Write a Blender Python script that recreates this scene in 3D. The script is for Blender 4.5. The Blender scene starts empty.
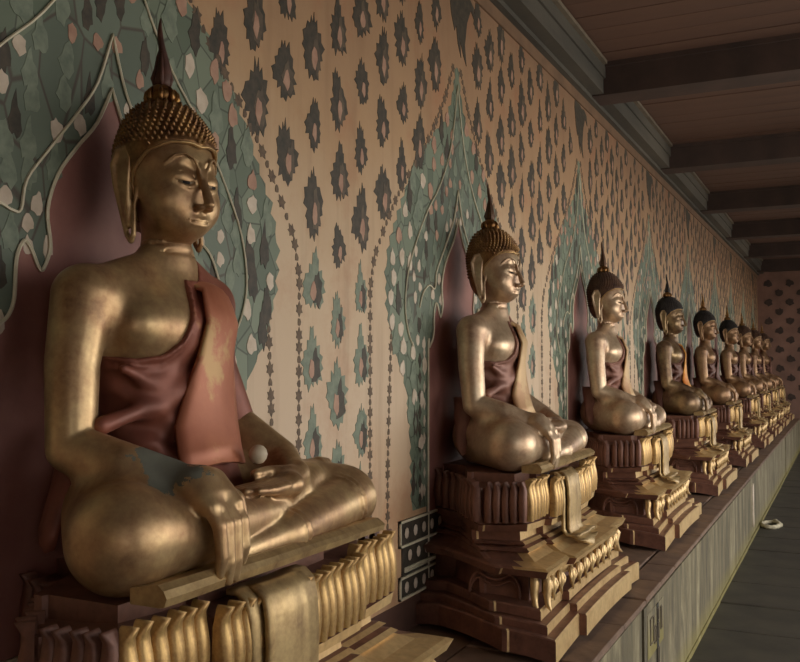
import bpy, bmesh, math, random
import numpy as np
from mathutils import Vector, Matrix
random.seed(7); RS = np.random.RandomState(5)
SC = bpy.context.scene; COL = SC.collection
PI = math.pi

# ------------------------------------------------------------------ camera, sky, exposure
CAM = (1.66, 0.0, 1.72); F_PX = 900.0
YAW = math.radians(26.3); PITCH = math.atan(34/900.0)
cam = bpy.data.cameras.new('camera'); co = bpy.data.objects.new('camera', cam); COL.objects.link(co)
cam.sensor_fit = 'HORIZONTAL'; cam.sensor_width = 36.0; cam.lens = F_PX*36.0/800.0
cam.clip_start = 0.05; cam.clip_end = 200
co.location = CAM; co.rotation_euler = (PI/2+PITCH, 0, YAW); SC.camera = co

W = bpy.data.worlds.new('sky'); SC.world = W; W.use_nodes = True
bg = W.node_tree.nodes['Background']
bg.inputs['Color'].default_value = (1.0, 0.965, 0.91, 1); bg.inputs['Strength'].default_value = 2.6
SC.view_settings.view_transform = 'Standard'; SC.view_settings.look = 'None'
SC.view_settings.gamma = 1; SC.view_settings.use_curve_mapping = False
SC.view_settings.exposure = -0.25
def area(name, loc, rot, sx, sy, power, colr):
    l = bpy.data.lights.new(name, 'AREA'); l.shape = 'RECTANGLE'; l.size = sx; l.size_y = sy
    l.energy = power; l.color = colr
    o = bpy.data.objects.new(name, l); COL.objects.link(o); o.location = loc; o.rotation_euler = rot
    return o
# daylight coming in between the outer columns (courtyard side)
area('courtyard_daylight', (4.6, 5.4, 1.7), (0, math.radians(88), 0), 1.8, 5.0, 120, (1.0, 0.96, 0.86))
area('courtyard_daylight_far', (4.6, 14.5, 1.7), (0, math.radians(88), 0), 1.8, 9.0, 75, (1.0, 0.96, 0.88))

# ------------------------------------------------------------------ generic helpers
def srgb(r, g, b):
    f = lambda c: (c/255/12.92) if c/255 <= 0.04045 else ((c/255+0.055)/1.055)**2.4
    return (f(r), f(g), f(b), 1)
def tag(o, label=None, cat=None, group=None, kind=None):
    if label: o['label'] = label
    if cat: o['category'] = cat
    if group: o['group'] = group
    if kind: o['kind'] = kind
    return o
def mesh_obj(name, verts, faces, mats, parent=None, smooth=False, midx=None, loc=None):
    me = bpy.data.meshes.new(name); me.from_pydata([tuple(map(float, v)) for v in verts], [], [tuple(map(int, f)) for f in faces])
    if not isinstance(mats, (list, tuple)): mats = [mats]
    for m in mats: me.materials.append(m)
    if midx is not None: me.polygons.foreach_set('material_index', list(midx))
    if smooth: me.polygons.foreach_set('use_smooth', [True]*len(me.polygons))
    me.update()
    o = bpy.data.objects.new(name, me); COL.objects.link(o)
    if parent: o.parent = parent
    if loc: o.location = loc
    return o
def empty(name, loc=(0, 0, 0)):
    o = bpy.data.objects.new(name, None); COL.objects.link(o); o.location = loc; o.empty_display_size = .1
    return o
def fix_normals(o):
    bm = bmesh.new(); bm.from_mesh(o.data); bmesh.ops.recalc_face_normals(bm, faces=bm.faces[:]); bm.to_mesh(o.data); bm.free()
class MB:
    """collects shapes into one mesh"""
    def __init__(s): s.v = []; s.f = []; s.m = []
    def add(s, v, f, m=0):
        n = len(s.v); s.v += [tuple(p) for p in v]; s.f += [tuple(i+n for i in q) for q in f]; s.m += [m]*len(f)
    def box(s, x0, y0, z0, x1, y1, z1, m=0):
        v = [(x, y, z) for x in (x0, x1) for y in (y0, y1) for z in (z0, z1)]
        s.add(v, [(0,1,3,2),(4,6,7,5),(0,4,5,1),(2,3,7,6),(0,2,6,4),(1,5,7,3)], m)
    def bevbox(s, x0, y0, z0, x1, y1, z1, b, m=0):
        """box with its top edges chamfered"""
        v = [(x0,y0,z0),(x1,y0,z0),(x1,y1,z0),(x0,y1,z0),(x0,y0,z1-b),(x1,y0,z1-b),(x1,y1,z1-b),(x0,y1,z1-b),
             (x0+b,y0+b,z1),(x1-b,y0+b,z1),(x1-b,y1-b,z1),(x0+b,y1-b,z1)]
        f = [(3,2,1,0),(0,1,5,4),(1,2,6,5),(2,3,7,6),(3,0,4,7),(4,5,9,8),(5,6,10,9),(6,7,11,10),(7,4,8,11),(8,9,10,11)]
        s.add(v, f, m)
    def tube(s, pts, r, n=6, m=0, closed=False, cap=True):
        pts = [Vector(p) for p in pts]; N = len(pts)
        rr = r if isinstance(r, (list, tuple)) else [r]*N
        ref = None; rings = []
        for i, p in enumerate(pts):
            a = pts[(i-1) % N] if (closed or i > 0) else p
            b = pts[(i+1) % N] if (closed or i < N-1) else p
            t = (b-a).normalized()
            if ref is None:
                ref = t.orthogonal().normalized()
            ref = (ref-t*ref.dot(t)); ref = ref.normalized() if ref.length > 1e-6 else t.orthogonal().normalized()
            bi = t.cross(ref)
            rings.append([p+(ref*math.cos(2*PI*k/n)+bi*math.sin(2*PI*k/n))*rr[i] for k in range(n)])
        v = [q for R in rings for q in R]; f = []
        for i in range(N if closed else N-1):
            j = (i+1) % N
            for k in range(n):
                f.append((i*n+k, i*n+(k+1) % n, j*n+(k+1) % n, j*n+k))
        if cap and not closed:
            f.append(tuple(range(n-1, -1, -1))); f.append(tuple((N-1)*n+k for k in range(n)))
        s.add(v, f, m)
    def lathe(s, prof, n=16, c=(0, 0, 0), m=0):
        v = []; f = []
        for r, z in prof:
            for k in range(n):
                v.append((c[0]+r*math.cos(2*PI*k/n), c[1]+r*math.sin(2*PI*k/n), c[2]+z))
        for i in range(len(prof)-1):
            for k in range(n):
                f.append((i*n+k, i*n+(k+1) % n, (i+1)*n+(k+1) % n, (i+1)*n+k))
        f.append(tuple(range(n-1, -1, -1))); f.append(tuple((len(prof)-1)*n+k for k in range(n)))
        s.add(v, f, m)
    def build(s, name, mats, parent=None, smooth=False, loc=None):
        return mesh_obj(name, s.v, s.f, mats, parent, smooth, s.m, loc)

# ------------------------------------------------------------------ materials
class NT:
    def __init__(s, name):
        s.m = bpy.data.materials.new(name); s.m.use_nodes = True; s.t = s.m.node_tree
        s.b = s.t.nodes['Principled BSDF']
        s.tc = s.t.nodes.new('ShaderNodeTexCoord'); s.geo = None
    def n(s, typ, **kw):
        nd = s.t.nodes.new(typ)
        for k, v in kw.items(): setattr(nd, k, v)
        return nd
    def l(s, a, b): s.t.links.new(a, b)
    def noise(s, scale, detail=4, rough=.55, vec=None, stretch=None, coord='Object', dist=0):
        nd = s.n('ShaderNodeTexNoise'); nd.inputs['Scale'].default_value = scale
        nd.inputs['Detail'].default_value = detail; nd.inputs['Roughness'].default_value = rough
        nd.inputs['Distortion'].default_value = dist
        src = s.tc.outputs[coord]
        if stretch:
            mp = s.n('ShaderNodeMapping'); mp.inputs['Scale'].default_value = stretch; s.l(src, mp.inputs['Vector']); src = mp.outputs[0]
        s.l(src, nd.inputs['Vector']); return nd.outputs['Fac']
    def ramp(s, fac, stops, interp='LINEAR'):
        r = s.n('ShaderNodeValToRGB'); r.color_ramp.interpolation = interp
        e = r.color_ramp.elements
        while len(e) < len(stops): e.new(0.5)
        for i, (p, c) in enumerate(stops):
            e[i].position = p; e[i].color = c if len(c) == 4 else (*c, 1)
        s.l(fac, r.inputs[0]); return r.outputs[0]
    def mix(s, fac, a, b, mode='MIX'):
        m = s.n('ShaderNodeMix', data_type='RGBA', blend_type=mode)
        for sock, val in ((m.inputs[0], fac), (m.inputs[6], a), (m.inputs[7], b)):
            if isinstance(val, (int, float)): sock.default_value = val
            elif isinstance(val, tuple): sock.default_value = val
            else: s.l(val, sock)
        return m.outputs[2]
    def math(s, op, a, b=None):
        m = s.n('ShaderNodeMath', operation=op)
        for sock, val in ((m.inputs[0], a), (m.inputs[1], b)):
            if val is None: continue
            if isinstance(val, (int, float)): sock.default_value = val
            else: s.l(val, sock)
        return m.outputs[0]
    def sep(s, coord='Object'):
        x = s.n('ShaderNodeSeparateXYZ'); s.l(s.tc.outputs[coord], x.inputs[0]); return x.outputs
    def bump(s, h, strength=.3, dist=.01):
        b = s.n('ShaderNodeBump'); b.inputs['Strength'].default_value = strength; b.inputs['Distance'].default_value = dist
        s.l(h, b.inputs['Height']); s.l(b.outputs[0], s.b.inputs['Normal'])
    def out(s, col, rough=.7, metal=0.0):
        for sock, val in ((s.b.inputs['Base Color'], col), (s.b.inputs['Roughness'], rough), (s.b.inputs['Metallic'], metal)):
            if isinstance(val, (int, float)): sock.default_value = val
            elif isinstance(val, tuple): sock.default_value = val
            else: s.l(val, sock)
        return s.m
BW = ((0, 0, 0, 1), (1, 1, 1, 1))
def gold(name, light, mid, dark, wear=.55, rough=.40, metal=.62, scale=9, patch=None):
    t = NT(name)
    n1 = t.noise(scale, 6, .6); n2 = t.noise(scale*6, 4, .6)
    c = t.ramp(n1, [(.25, dark), (wear-.08, mid), (wear+.18, light)])
    c = t.mix(.25, c, t.ramp(n2, [(.3, dark), (.7, light)]))
    rg = t.math('ADD', t.math('MULTIPLY', n1, -.22), rough+.12)
    me = metal
    if patch:
        (px, py, pz), rad, pc = patch
        vm = t.n('ShaderNodeVectorMath', operation='DISTANCE'); t.l(t.tc.outputs['Object'], vm.inputs[0]); vm.inputs[1].default_value = (px, py, pz)
        d = t.math('ADD', vm.outputs['Value'], t.math('MULTIPLY', t.math('SUBTRACT', t.noise(16, 5, .65), .5), .16))
        k = t.math('LESS_THAN', d, rad)
        c = t.mix(k, c, t.mix(t.noise(30), pc, tuple(x*.5 for x in pc[:3])+(1,)))
        me = t.math('MULTIPLY', t.math('SUBTRACT', 1, k), metal)
        rg = t.math('ADD', rg, t.math('MULTIPLY', k, .35))
    t.bump(n2, .12, .004)
    return t.out(c, rg, me)
def flat(name, c1, c2, scale=8, rough=.8, bump=.2, bscale=None, metal=0, stretch=None):
    t = NT(name); n = t.noise(scale, 6, .6, stretch=stretch)
    c = t.ramp(n, [(.3, c1), (.7, c2)])
    if bump: t.bump(t.noise(bscale or scale*5, 4), bump, .004)
    return t.out(c, rough, metal)

M_gold  = gold('aged_gold', srgb(208,180,136), srgb(166,130,98), srgb(110,76,62), .5, .37)
M_gold2 = gold('pale_aged_gold', srgb(218,196,164), srgb(186,154,126), srgb(126,92,78), .48, .37)
M_goldp = gold('patched_gold', srgb(206,178,132), srgb(166,130,94), srgb(106,74,58), .5, .37,
               patch=((.20,-.225,.225), .075, srgb(112,112,100)))
M_gold_dk = gold('dull_gold', srgb(186,150,112), srgb(146,112,84), srgb(84,58,48), .5, .38)
M_gold_gr = gold('blackened_gold', srgb(178,152,112), srgb(112,84,66), srgb(40,30,28), .52, .36, scale=6)
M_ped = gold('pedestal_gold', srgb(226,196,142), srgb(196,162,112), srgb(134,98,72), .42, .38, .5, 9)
M_pedshade = gold('pedestal_shade', srgb(140,98,80), srgb(112,76,64), srgb(78,52,46), .5, .46, .25, 10)  # shaded gilt painted brown, for flanks, step tops and recessed cores
M_petal = gold('petal_gold', srgb(208,174,114), srgb(168,130,84), srgb(104,72,54), .46, .38, .6, 22)
M_drape = gold('drape_gold', srgb(200,174,126), srgb(166,140,98), srgb(112,84,62), .5, .42, .6, 14)
M_hair = gold('curl_gold', srgb(176,138,88), srgb(120,84,56), srgb(56,36,30), .5, .38, .75, 20)
M_hair_br = gold('curl_brown', srgb(110,80,58), srgb(74,50,40), srgb(44,30,26), .5, .5, .4, 20)
M_hair_bk = gold('curl_black', srgb(56,46,42), srgb(36,30,28), srgb(22,18,18), .5, .5, .2, 20)
M_hband = gold('hairline_gold', srgb(206,176,124), srgb(170,134,88), srgb(120,84,60), .5, .34)
M_flame = gold('flame_gold', srgb(200,160,92), srgb(140,96,58), srgb(54,30,26), .55, .36, .8, 30)
M_flame_dk = flat('flame_soot', srgb(52,32,28), srgb(92,54,42), 20, .6)
M_eye = flat('eye_black', srgb(20,16,15), srgb(34,26,24), 8, .85, 0)
M_eyew = flat('eye_shell', srgb(120,100,74), srgb(140,118,88), 8, .6, 0)
def cloth(name, c1, c2, c3, wear=.56):
    t = NT(name); n = t.noise(5, 6, .6); n2 = t.noise(40, 3)
    c = t.ramp(n, [(.3, c1), (wear-.03, c2), (wear+.02, c3), (.8, c3)])
    t.bump(n2, .15, .003)
    return t.out(c, .5, .25)
M_robe  = cloth('terracotta_robe', srgb(104,60,50), srgb(142,84,68), srgb(160,108,76), .62)
M_sash  = cloth('terracotta_sash', srgb(158,92,70), srgb(178,112,84), srgb(190,152,104), .59)
M_robe2 = cloth('rose_brown_robe', srgb(112,74,64), srgb(140,98,84), srgb(160,118,98), .6)
M_sash2 = cloth('pale_ochre_sash', srgb(168,126,92), srgb(186,146,108), srgb(200,168,124), .5)
M_robe3 = cloth('dark_brown_robe', srgb(78,48,40), srgb(104,66,54), srgb(126,84,62), .6)
M_sash4 = cloth('orange_sash', srgb(190,104,40), srgb(208,128,52), srgb(214,150,70), .5)
M_ball = flat('pale_stone', srgb(176,160,136), srgb(206,192,168), 12, .5, .1)
M_rope = flat('rope_cream', srgb(170,160,134), srgb(214,204,178), 30, .8, .3)

# wall paint: cream at statue height, ochre stained plaster above
def wall_mat():
    t = NT('painted_plaster')
    x, y, z = t.sep()
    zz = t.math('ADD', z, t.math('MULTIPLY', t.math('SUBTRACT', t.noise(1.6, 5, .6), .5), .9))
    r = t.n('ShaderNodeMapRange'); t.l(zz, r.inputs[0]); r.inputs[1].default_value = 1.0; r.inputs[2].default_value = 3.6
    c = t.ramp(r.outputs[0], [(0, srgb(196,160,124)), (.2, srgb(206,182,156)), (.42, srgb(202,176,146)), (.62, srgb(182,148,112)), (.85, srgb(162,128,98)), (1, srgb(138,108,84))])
    n = t.noise(2.3, 6, .65); streak = t.noise(1.0, 5, .6, stretch=(1, 9, .8))
    c = t.mix(t.math('MULTIPLY', t.ramp(n, [(.52, BW[0]), (.72, BW[1])]), .5), c, srgb(168,100,66))
    c = t.mix(t.math('MULTIPLY', t.ramp(streak, [(.5, BW[0]), (.75, BW[1])]), .35), c, srgb(128,92,66))
    t.bump(t.noise(35, 5), .12, .004)
    return t.out(c, .62)
M_wall = wall_mat()
M_brownband = flat('brown_band_paint', srgb(104,80,62), srgb(132,102,78), 5, .75)
M_dado = flat('dark_dado_paint', srgb(74,50,42), srgb(96,66,54), 6, .7)
def tile_green(name, a, b, line, scale):
    t = NT(name)
    mp = t.n('ShaderNodeMapping'); mp.inputs['Scale'].default_value = (1, 1.25, .8); t.l(t.tc.outputs['Object'], mp.inputs[0])
    v = t.n('ShaderNodeTexVoronoi', feature='DISTANCE_TO_EDGE'); v.inputs['Scale'].default_value = scale; t.l(mp.outputs[0], v.inputs['Vector'])
    v2 = t.n('ShaderNodeTexVoronoi'); v2.inputs['Scale'].default_value = scale; t.l(mp.outputs[0], v2.inputs['Vector'])
    sp = t.n('ShaderNodeSeparateColor'); t.l(v2.outputs['Color'], sp.inputs[0])
    n = t.noise(7, 5, .6)
    c = t.mix(sp.outputs[0], a, b)
    c = t.mix(t.math('MULTIPLY', n, .5), c, srgb(104,112,96))
    k = t.math('MULTIPLY', t.ramp(v.outputs['Distance'], [(.01, BW[1]), (.035, BW[0])]), .7)
    c = t.mix(k, c, line)
    return t.out(c, .6)
M_green  = tile_green('green_foliage_paint', srgb(88,102,86), srgb(128,140,120), srgb(48,48,42), 11)
M_green2 = tile_green('deep_green_paint', srgb(84,96,84), srgb(108,120,106), srgb(72,52,46), 7)
M_leafdk = flat('dark_leaf_paint', srgb(48,46,40), srgb(80,70,58), 30, .65, 0)
M_leafgr = flat('grey_green_leaf_paint', srgb(98,110,96), srgb(134,144,126), 26, .65, 0)
M_leafmid = flat('brown_leaf_paint', srgb(74,64,54), srgb(104,90,74), 26, .65, 0)
M_flower = flat('pale_flower_paint', srgb(186,168,148), srgb(214,200,184), 20, .65, 0)
M_pinkfl = flat('pink_flower_paint', srgb(158,118,100), srgb(186,150,128), 20, .65, 0)
M_redpan = flat('dull_red_paint', srgb(128,82,74), srgb(160,110,100), 4, .6)
M_gline  = flat('gilt_line', srgb(196,186,160), srgb(222,214,190), 20, .5, 0)
M_chain  = flat('chain_paint', srgb(82,66,54), srgb(116,96,76), 40, .7, 0)
M_timber = flat('weathered_timber', srgb(62,60,56), srgb(98,92,82), 3, .8, .4, 24, 0, (1, .15, 1))
M_timdk  = flat('dark_timber', srgb(58,46,42), srgb(80,62,56), 3, .8, .3, 20)
M_board  = flat('ceiling_board_brown', srgb(78,58,50), srgb(112,82,68), 1.2, .75, .3, 20, 0, (.3, 1, 1))
M_batten = flat('pale_batten', srgb(96,86,74), srgb(120,108,92), 6, .8)
M_stone  = flat('ledge_top_stone', srgb(88,68,56), srgb(124,98,80), 7, .75, .5, 25)
M_courtbounce = flat('court_bounce_ground', srgb(178,166,150), srgb(200,190,172), 2, .8, .3, 12)
M_floor  = flat('slate_floor', srgb(44,41,36), srgb(72,67,57), 3, .6, .4, 12)
M_joint  = flat('floor_joint', srgb(36,34,30), srgb(48,44,38), 8, .9, 0)
M_render = None
def ledge_mat():
    t = NT('stained_render'); x, y, z = t.sep()
    s1 = t.noise(2.2, 7, .72, stretch=(1, 2.6, .45), dist=.6); n = t.noise(9, 6, .7)
    c = t.ramp(s1, [(.3, srgb(56,50,40)), (.48, srgb(98,90,70)), (.70, srgb(156,146,116))])
    c = t.mix(t.ramp(n, [(.45, BW[0]), (.75, (.6, .6, .6, 1))]), c, srgb(92,82,58))
    r = t.n('ShaderNodeMapRange'); t.l(t.math('ADD', z, t.math('MULTIPLY', n, .12)), r.inputs[0]); r.inputs[1].default_value = .22; r.inputs[2].default_value = .06
    c = t.mix(t.math('MULTIPLY', r.outputs[0], .75), c, srgb(122,112,54))
    t.bump(n, .5, .008)
    return t.out(c, .85)
M_render = ledge_mat()
def endwall_mat():
    t = NT('end_wall_paint')
    c = t.ramp(t.noise(3, 5), [(.3, srgb(122,92,80)), (.7, srgb(148,112,98))])
    return t.out(c, .7)
M_endwall = endwall_mat()
M_endfl = flat('end_wall_sprig_paint', srgb(54,42,38), srgb(78,60,52), 20, .7, 0)

# ------------------------------------------------------------------ the gallery shell
def struct(o, label=None):
    o['kind'] = 'structure'
    if label: o['label'] = label
    return o
def box_struct(name, b, m):
    q = MB(); q.box(*b); return struct(q.build(name, m))
YE = 20.6
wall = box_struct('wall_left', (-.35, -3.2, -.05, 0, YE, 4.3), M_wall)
wall_end = box_struct('wall_end', (0, YE, -.05, 4.6, YE+.3, 4.3), M_endwall)
wall_back = box_struct('wall_back', (-.35, -3.5, -.05, 4.6, -3.2, 4.3), M_wall)  # unseen; pale plaster chosen to bounce fill light forward
wall_right_blocker = box_struct('wall_right_blocker', (3.3, -.9, -.05, 3.6, .5, 4.3), M_brownband)  # unseen stub, added to block daylight and darken the near end
# floor: bed + slabs
floor = box_struct('floor', (-.35, -3.5, -.3, 4.9, YE+.3, -.012), M_joint)
y = .2
slab_meshes = []
for k in range(4):
    q = MB(); q.bevbox(-.345, -.345, -.03, .345, .345, 0, .006); o = q.build('floor_slab', M_floor, floor); slab_meshes.append(o)
fs = [(x, yy) for x in [1.12+.7*i for i in range(5)] for yy in [1.0+.7*j for j in range(28)]]
for i, (x, yy) in enumerate(fs):
    o = slab_meshes[i] if i < 4 else slab_meshes[i % 4].copy()
    if i >= 4: COL.objects.link(o)
    o.location = (x, yy+(.35 if int(round((x-1.12)/.7)) % 2 else 0), random.uniform(-.003, .003)); o.rotation_euler = (random.uniform(-.004, .004), random.uniform(-.004, .004), 0)
# outer columns carry the eaves between camera aisle and courtyard
for k, yy in enumerate((3.4, 8.2, 13.0, 17.8)):
    q = MB(); q.box(3.35, yy-.22, -.02, 3.75, yy+.22, 3.62); q.box(3.3, yy-.27, 3.5, 3.8, yy+.27, 3.62); q.box(3.3, yy-.27, -.02, 3.8, yy+.27, .35)
    struct(q.build('trim_%d' % (20+k), M_dado))
box_struct('trim_30', (3.3, -3.2, 3.62, 3.8, YE, 3.95), M_timdk)
box_struct('trim_31', (3.8, -3.2, 2.95, 3.9, YE, 3.95), M_timdk)  # unseen low eave, added to cut sky light on the upper wall
box_struct('trim_32', (4.9, -20, -.6, 40, 40, -.32), M_courtbounce)  # unseen court ground, added and paled to bounce light to the ceiling
# ceiling: backing, boards, beams
ceil = box_struct('ceiling', (-.35, -3.2, 3.93, 4.9, YE+.3, 4.05), M_timdk)
bp = None; yb = 1.2; i = 0
while yb < YE:
    if bp is None:
        q = MB(); q.box(.02, -.112, 3.895, 3.4, .112, 3.93); bp = q.build('ceiling_board', M_board, ceil); o = bp
    else:
        o = bp.copy(); COL.objects.link(o)
    o.location = (0, yb, random.uniform(-.004, .004)); yb += .232
bp = None
for k in range(8):
    yb = 1.1+2.71*k
    if bp is None:
        q = MB(); q.box(.03, -.13, 3.66, 3.4, .13, 3.9); q.box(.03, -.15, 3.86, 3.4, .15, 3.9); bp = q.build('ceiling_beam', M_timdk, ceil); o = bp
    else:
        o = bp.copy(); COL.objects.link(o)
    o.location = (0, yb, 0)
q = MB()
for k in range(8): q.box(.15, 1.1+2.71*k+.2, 3.86, .18, 1.1+2.71*(k+1)-.2, 3.885)
q.build('cornice_batten', M_batten, ceil)
# wall plate (weathered timber) and painted brown band under it
q = MB(); q.box(.0, -3.2, 3.67, .135, YE, 3.86); q.box(.0, -3.2, 3.78, .15, YE, 3.93); q.box(.0, -3.2, 3.64, .05, YE, 3.67)
struct(q.build('trim_1', M_timber))
q = MB(); q.box(-.01, -3.2, 3.57, .012, YE, 3.66)
q.build('brown_band', M_brownband, wall)
q = MB(); q.box(-.01, -3.2, .55, .004, YE, .74)
q.build('dado_band', M_dado, wall)

# the ledge the pedestals stand on
LZ = .615; LX = .80
q = MB(); q.box(0, -3.2, -.02, LX-.012, YE, LZ-.022)
ledge = struct(q.build('trim_2', M_render))
q = MB(); q.box(LX-.012, -3.2, -.02, LX, YE, LZ-.022)
q.build('ledge_facing', M_render, ledge)
for n, (y0, y1) in enumerate([(-3.2, 4.22), (4.25, 9.4), (9.44, 15.2), (15.24, YE)]):
    q = MB(); q.box(LX, y0, .0, LX+.006+.006*(n % 2), y1, LZ-.02); q.build('render_panel', M_render, ledge)
q = MB(); q.box(LX, -3.2, -.01, LX+.02, YE, .03); q.build('ledge_foot', M_render, ledge)
cs = []
def stone(x0, x1, y0, y1):
    q = MB(); L = y1-y0; w = x1-x0
    q.bevbox(-w/2, -L/2, -.022, w/2, L/2, 0, .006)
    o = q.build('coping_stone', M_stone, ledge, loc=((x0+x1)/2, (y0+y1)/2, LZ+random.uniform(-.003, .003)))
    return o
yy = -.6
while yy < YE-.3:
    L = random.uniform(.34, .62); stone(LX-.155, LX+.003, yy, yy+L-.008); yy += L
yy = -.6
while yy < YE-.5:
    L = random.uniform(.5, .8); stone(LX-.50, LX-.165, yy, yy+L-.008); yy += L
q = MB(); q.box(.0, -.6, LZ-.05, LX-.505, YE, LZ-.004); q.build('ledge_bed', M_stone, ledge)
# small sunk plaque with worn lettering strokes, on the ledge front
pl = empty('worn_plaque', (LX+.012, 4.52, .36)); tag(pl, 'small worn upright stone plaque with dark strip painted as a sunken slot set in the ledge front', 'plaque')
q = MB(); q.box(-.012, -.20, -.02, .002, .20, .19); q.build('plate', M_render, pl)
q = MB(); q.box(0, .02, -.25, .004, .07, .19); q.build('slot', M_joint, pl)  # flat dark strip, painting the shade of a recess
q = MB()
for (a, b, c, d) in [(-.15,.04,-.07,.16),(-.05,.02,-.01,.1),(.03,-.12,.06,-.02),(.03,.02,.06,.1),(.03,.11,.06,.17),(.11,.05,.14,.16)]:
    q.tube([(.006,a,b),(.006,c,b),(.006,c,d),(.006,a,d)], .003, 4, closed=True)
q.build('raised_mark', M_batten, pl)

# ------------------------------------------------------------------ painted wall decoration (flat paint, 1-3 mm thick)
def inside(poly, y, z):
    c = False; n = len(poly); j = n-1
    for i in range(n):
        yi, zi = poly[i]; yj, zj = poly[j]
        if (zi > z) != (zj > z) and y < (yj-yi)*(z-zi)/(zj-zi)+yi: c = not c
        j = i
    return c
def slab(mb, poly, x, m=0, x0=0.0):
    x = x*.35+random.uniform(0, .00045)
    """flat painted shape: polygon in the wall plane with a rim"""
    n = len(poly)
    v = [(x, a, b) for a, b in poly]+[(x0, a, b) for a, b in poly]
    f = [tuple(range(n))]+[(i, n+i, n+(i+1) % n, (i+1) % n) for i in range(n)]
    mb.add(v, f, m)
def jag(cy, cz, ry, rz, n=22, a=.22, tip=.0):
    """ragged leafy outline, pointed at the top"""
    p = []; ph = random.uniform(0, 6); lean = random.uniform(-.25, .25)
    for i in range(n):
        t = 2*PI*i/n; s = math.sin(t)
        r = 1+.10*math.sin(3*t+ph)+.07*math.sin(5*t+2*ph)+a*(random.uniform(.1, .75) if i % 2 else -random.uniform(.1, .75))
        w = 1-.38*max(s, 0)**1.3
        p.append((cy+math.cos(t)*ry*r*w+lean*ry*max(s, 0)**2, cz+s*rz*r*(1+tip*max(s, 0)**3)))
    return p
NICHE_RED = [(0,2.42),(.05,2.32),(.11,2.25),(.17,2.17),(.20,2.08),(.19,2.0),(.205,1.95),(.22,1.94),(.245,1.985),(.265,2.0),(.285,1.96),(.29,1.87),(.305,1.83),(.335,1.80),(.35,1.74),(.35,.62)]
GREEN = [(0,3.16),(.05,2.98),(.14,2.86),(.26,2.77),(.40,2.66),(.52,2.52),(.61,2.38),(.70,2.24),(.745,2.12),(.735,1.96),(.68,1.80),(.60,1.70),(.54,1.58),(.51,1.40),(.50,1.10)]
FRAME = [(0,3.07),(.05,2.86),(.11,2.70),(.22,2.54),(.35,2.41),(.46,2.27),(.55,2.12),(.58,1.97),(.55,1.86),(.50,1.80)]
OUTER = [(0,2.56),(.05,2.42),(.12,2.32),(.20,2.22),(.26,2.14),(.275,2.07),(.30,2.065),(.34,2.075),(.40,2.04),(.44,1.97)]
CH1 = [(.04,3.16),(.14,2.98),(.26,2.82),(.38,2.68),(.52,2.55),(.65,2.42),(.76,2.28),(.85,2.15),(.885,2.02),(.885,1.8),(.885,.78)]
CH2 = [(.70,1.90),(.72,1.6),(.735,1.3),(.735,.8)]
def jagged_outline(half):
    pts = []
    for i in range(len(half)-1):
        (a, b), (c, d) = half[i], half[i+1]; n = max(1, int(math.hypot(c-a, d-b)/.03))
        for k in range(n):
            t = k/n; o = .018*((k+i) % 2)+random.uniform(0, .008)
            if i == 0 and k == 0: o = 0
            pts.append((a+(c-a)*t+o, b+(d-b)*t+.3*o))
    pts.append(half[-1]); return pts
def smooth(P, n=4):
    out = []
    for i in range(len(P)-1):
        p0, p1, p2, p3 = P[max(i-1, 0)], P[i], P[i+1], P[min(i+2, len(P)-1)]
        for k in range(n):
            t = k/n; out.append(tuple(.5*(2*p1[j]+(p2[j]-p0[j])*t+(2*p0[j]-5*p1[j]+4*p2[j]-p3[j])*t*t+(3*p1[j]-p0[j]-3*p2[j]+p3[j])*t**3) for j in (0, 1)))
    return out+[P[-1]]
def mirror(half, yc): return [(yc+a, b) for a, b in half]+[(yc-a, b) for a, b in reversed(half) if a != 0]
SY = [1.70, 3.98, 6.20, 8.72, 11.1, 13.55, 15.6, 17.6, 19.5]
PC = [1.74, 4.00, 6.25, 8.72, 11.1, 13.55, 15.6, 17.6, 19.5]
NC = [-.58]+SY
def chain_mesh(line, yc, sgn, name):
    q = MB()
    for i in range(len(line)-1):
        (a, b), (c, d) = line[i], line[i+1]; L = math.hypot(c-a, d-b); n = max(1, int(L/.040))
        for k in range(n):
            t = (k+.5)/n; cy = yc+sgn*(a+(c-a)*t); cz = b+(d-b)*t
            dy, dz = sgn*(c-a)/L, (d-b)/L
            if k % 2:
                slab(q, jag(cy, cz, .011, .014, 8, .15), .0035); continue
            P = [(-.028,0),(-.012,.009),(-.016,.018),(0,.014),(.012,.021),(.014,.008),(.028,0),(.014,-.008),(.010,-.020),(0,-.014),(-.014,-.019),(-.012,-.009)]
            slab(q, [(cy+u*dy-w*dz, cz+u*dz+w*dy) for u, w in P], .0035)
    return q.build(name, M_chain, wall)
nsprig = 0; far_sprigs = MB()
sprig_polys = []
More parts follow.
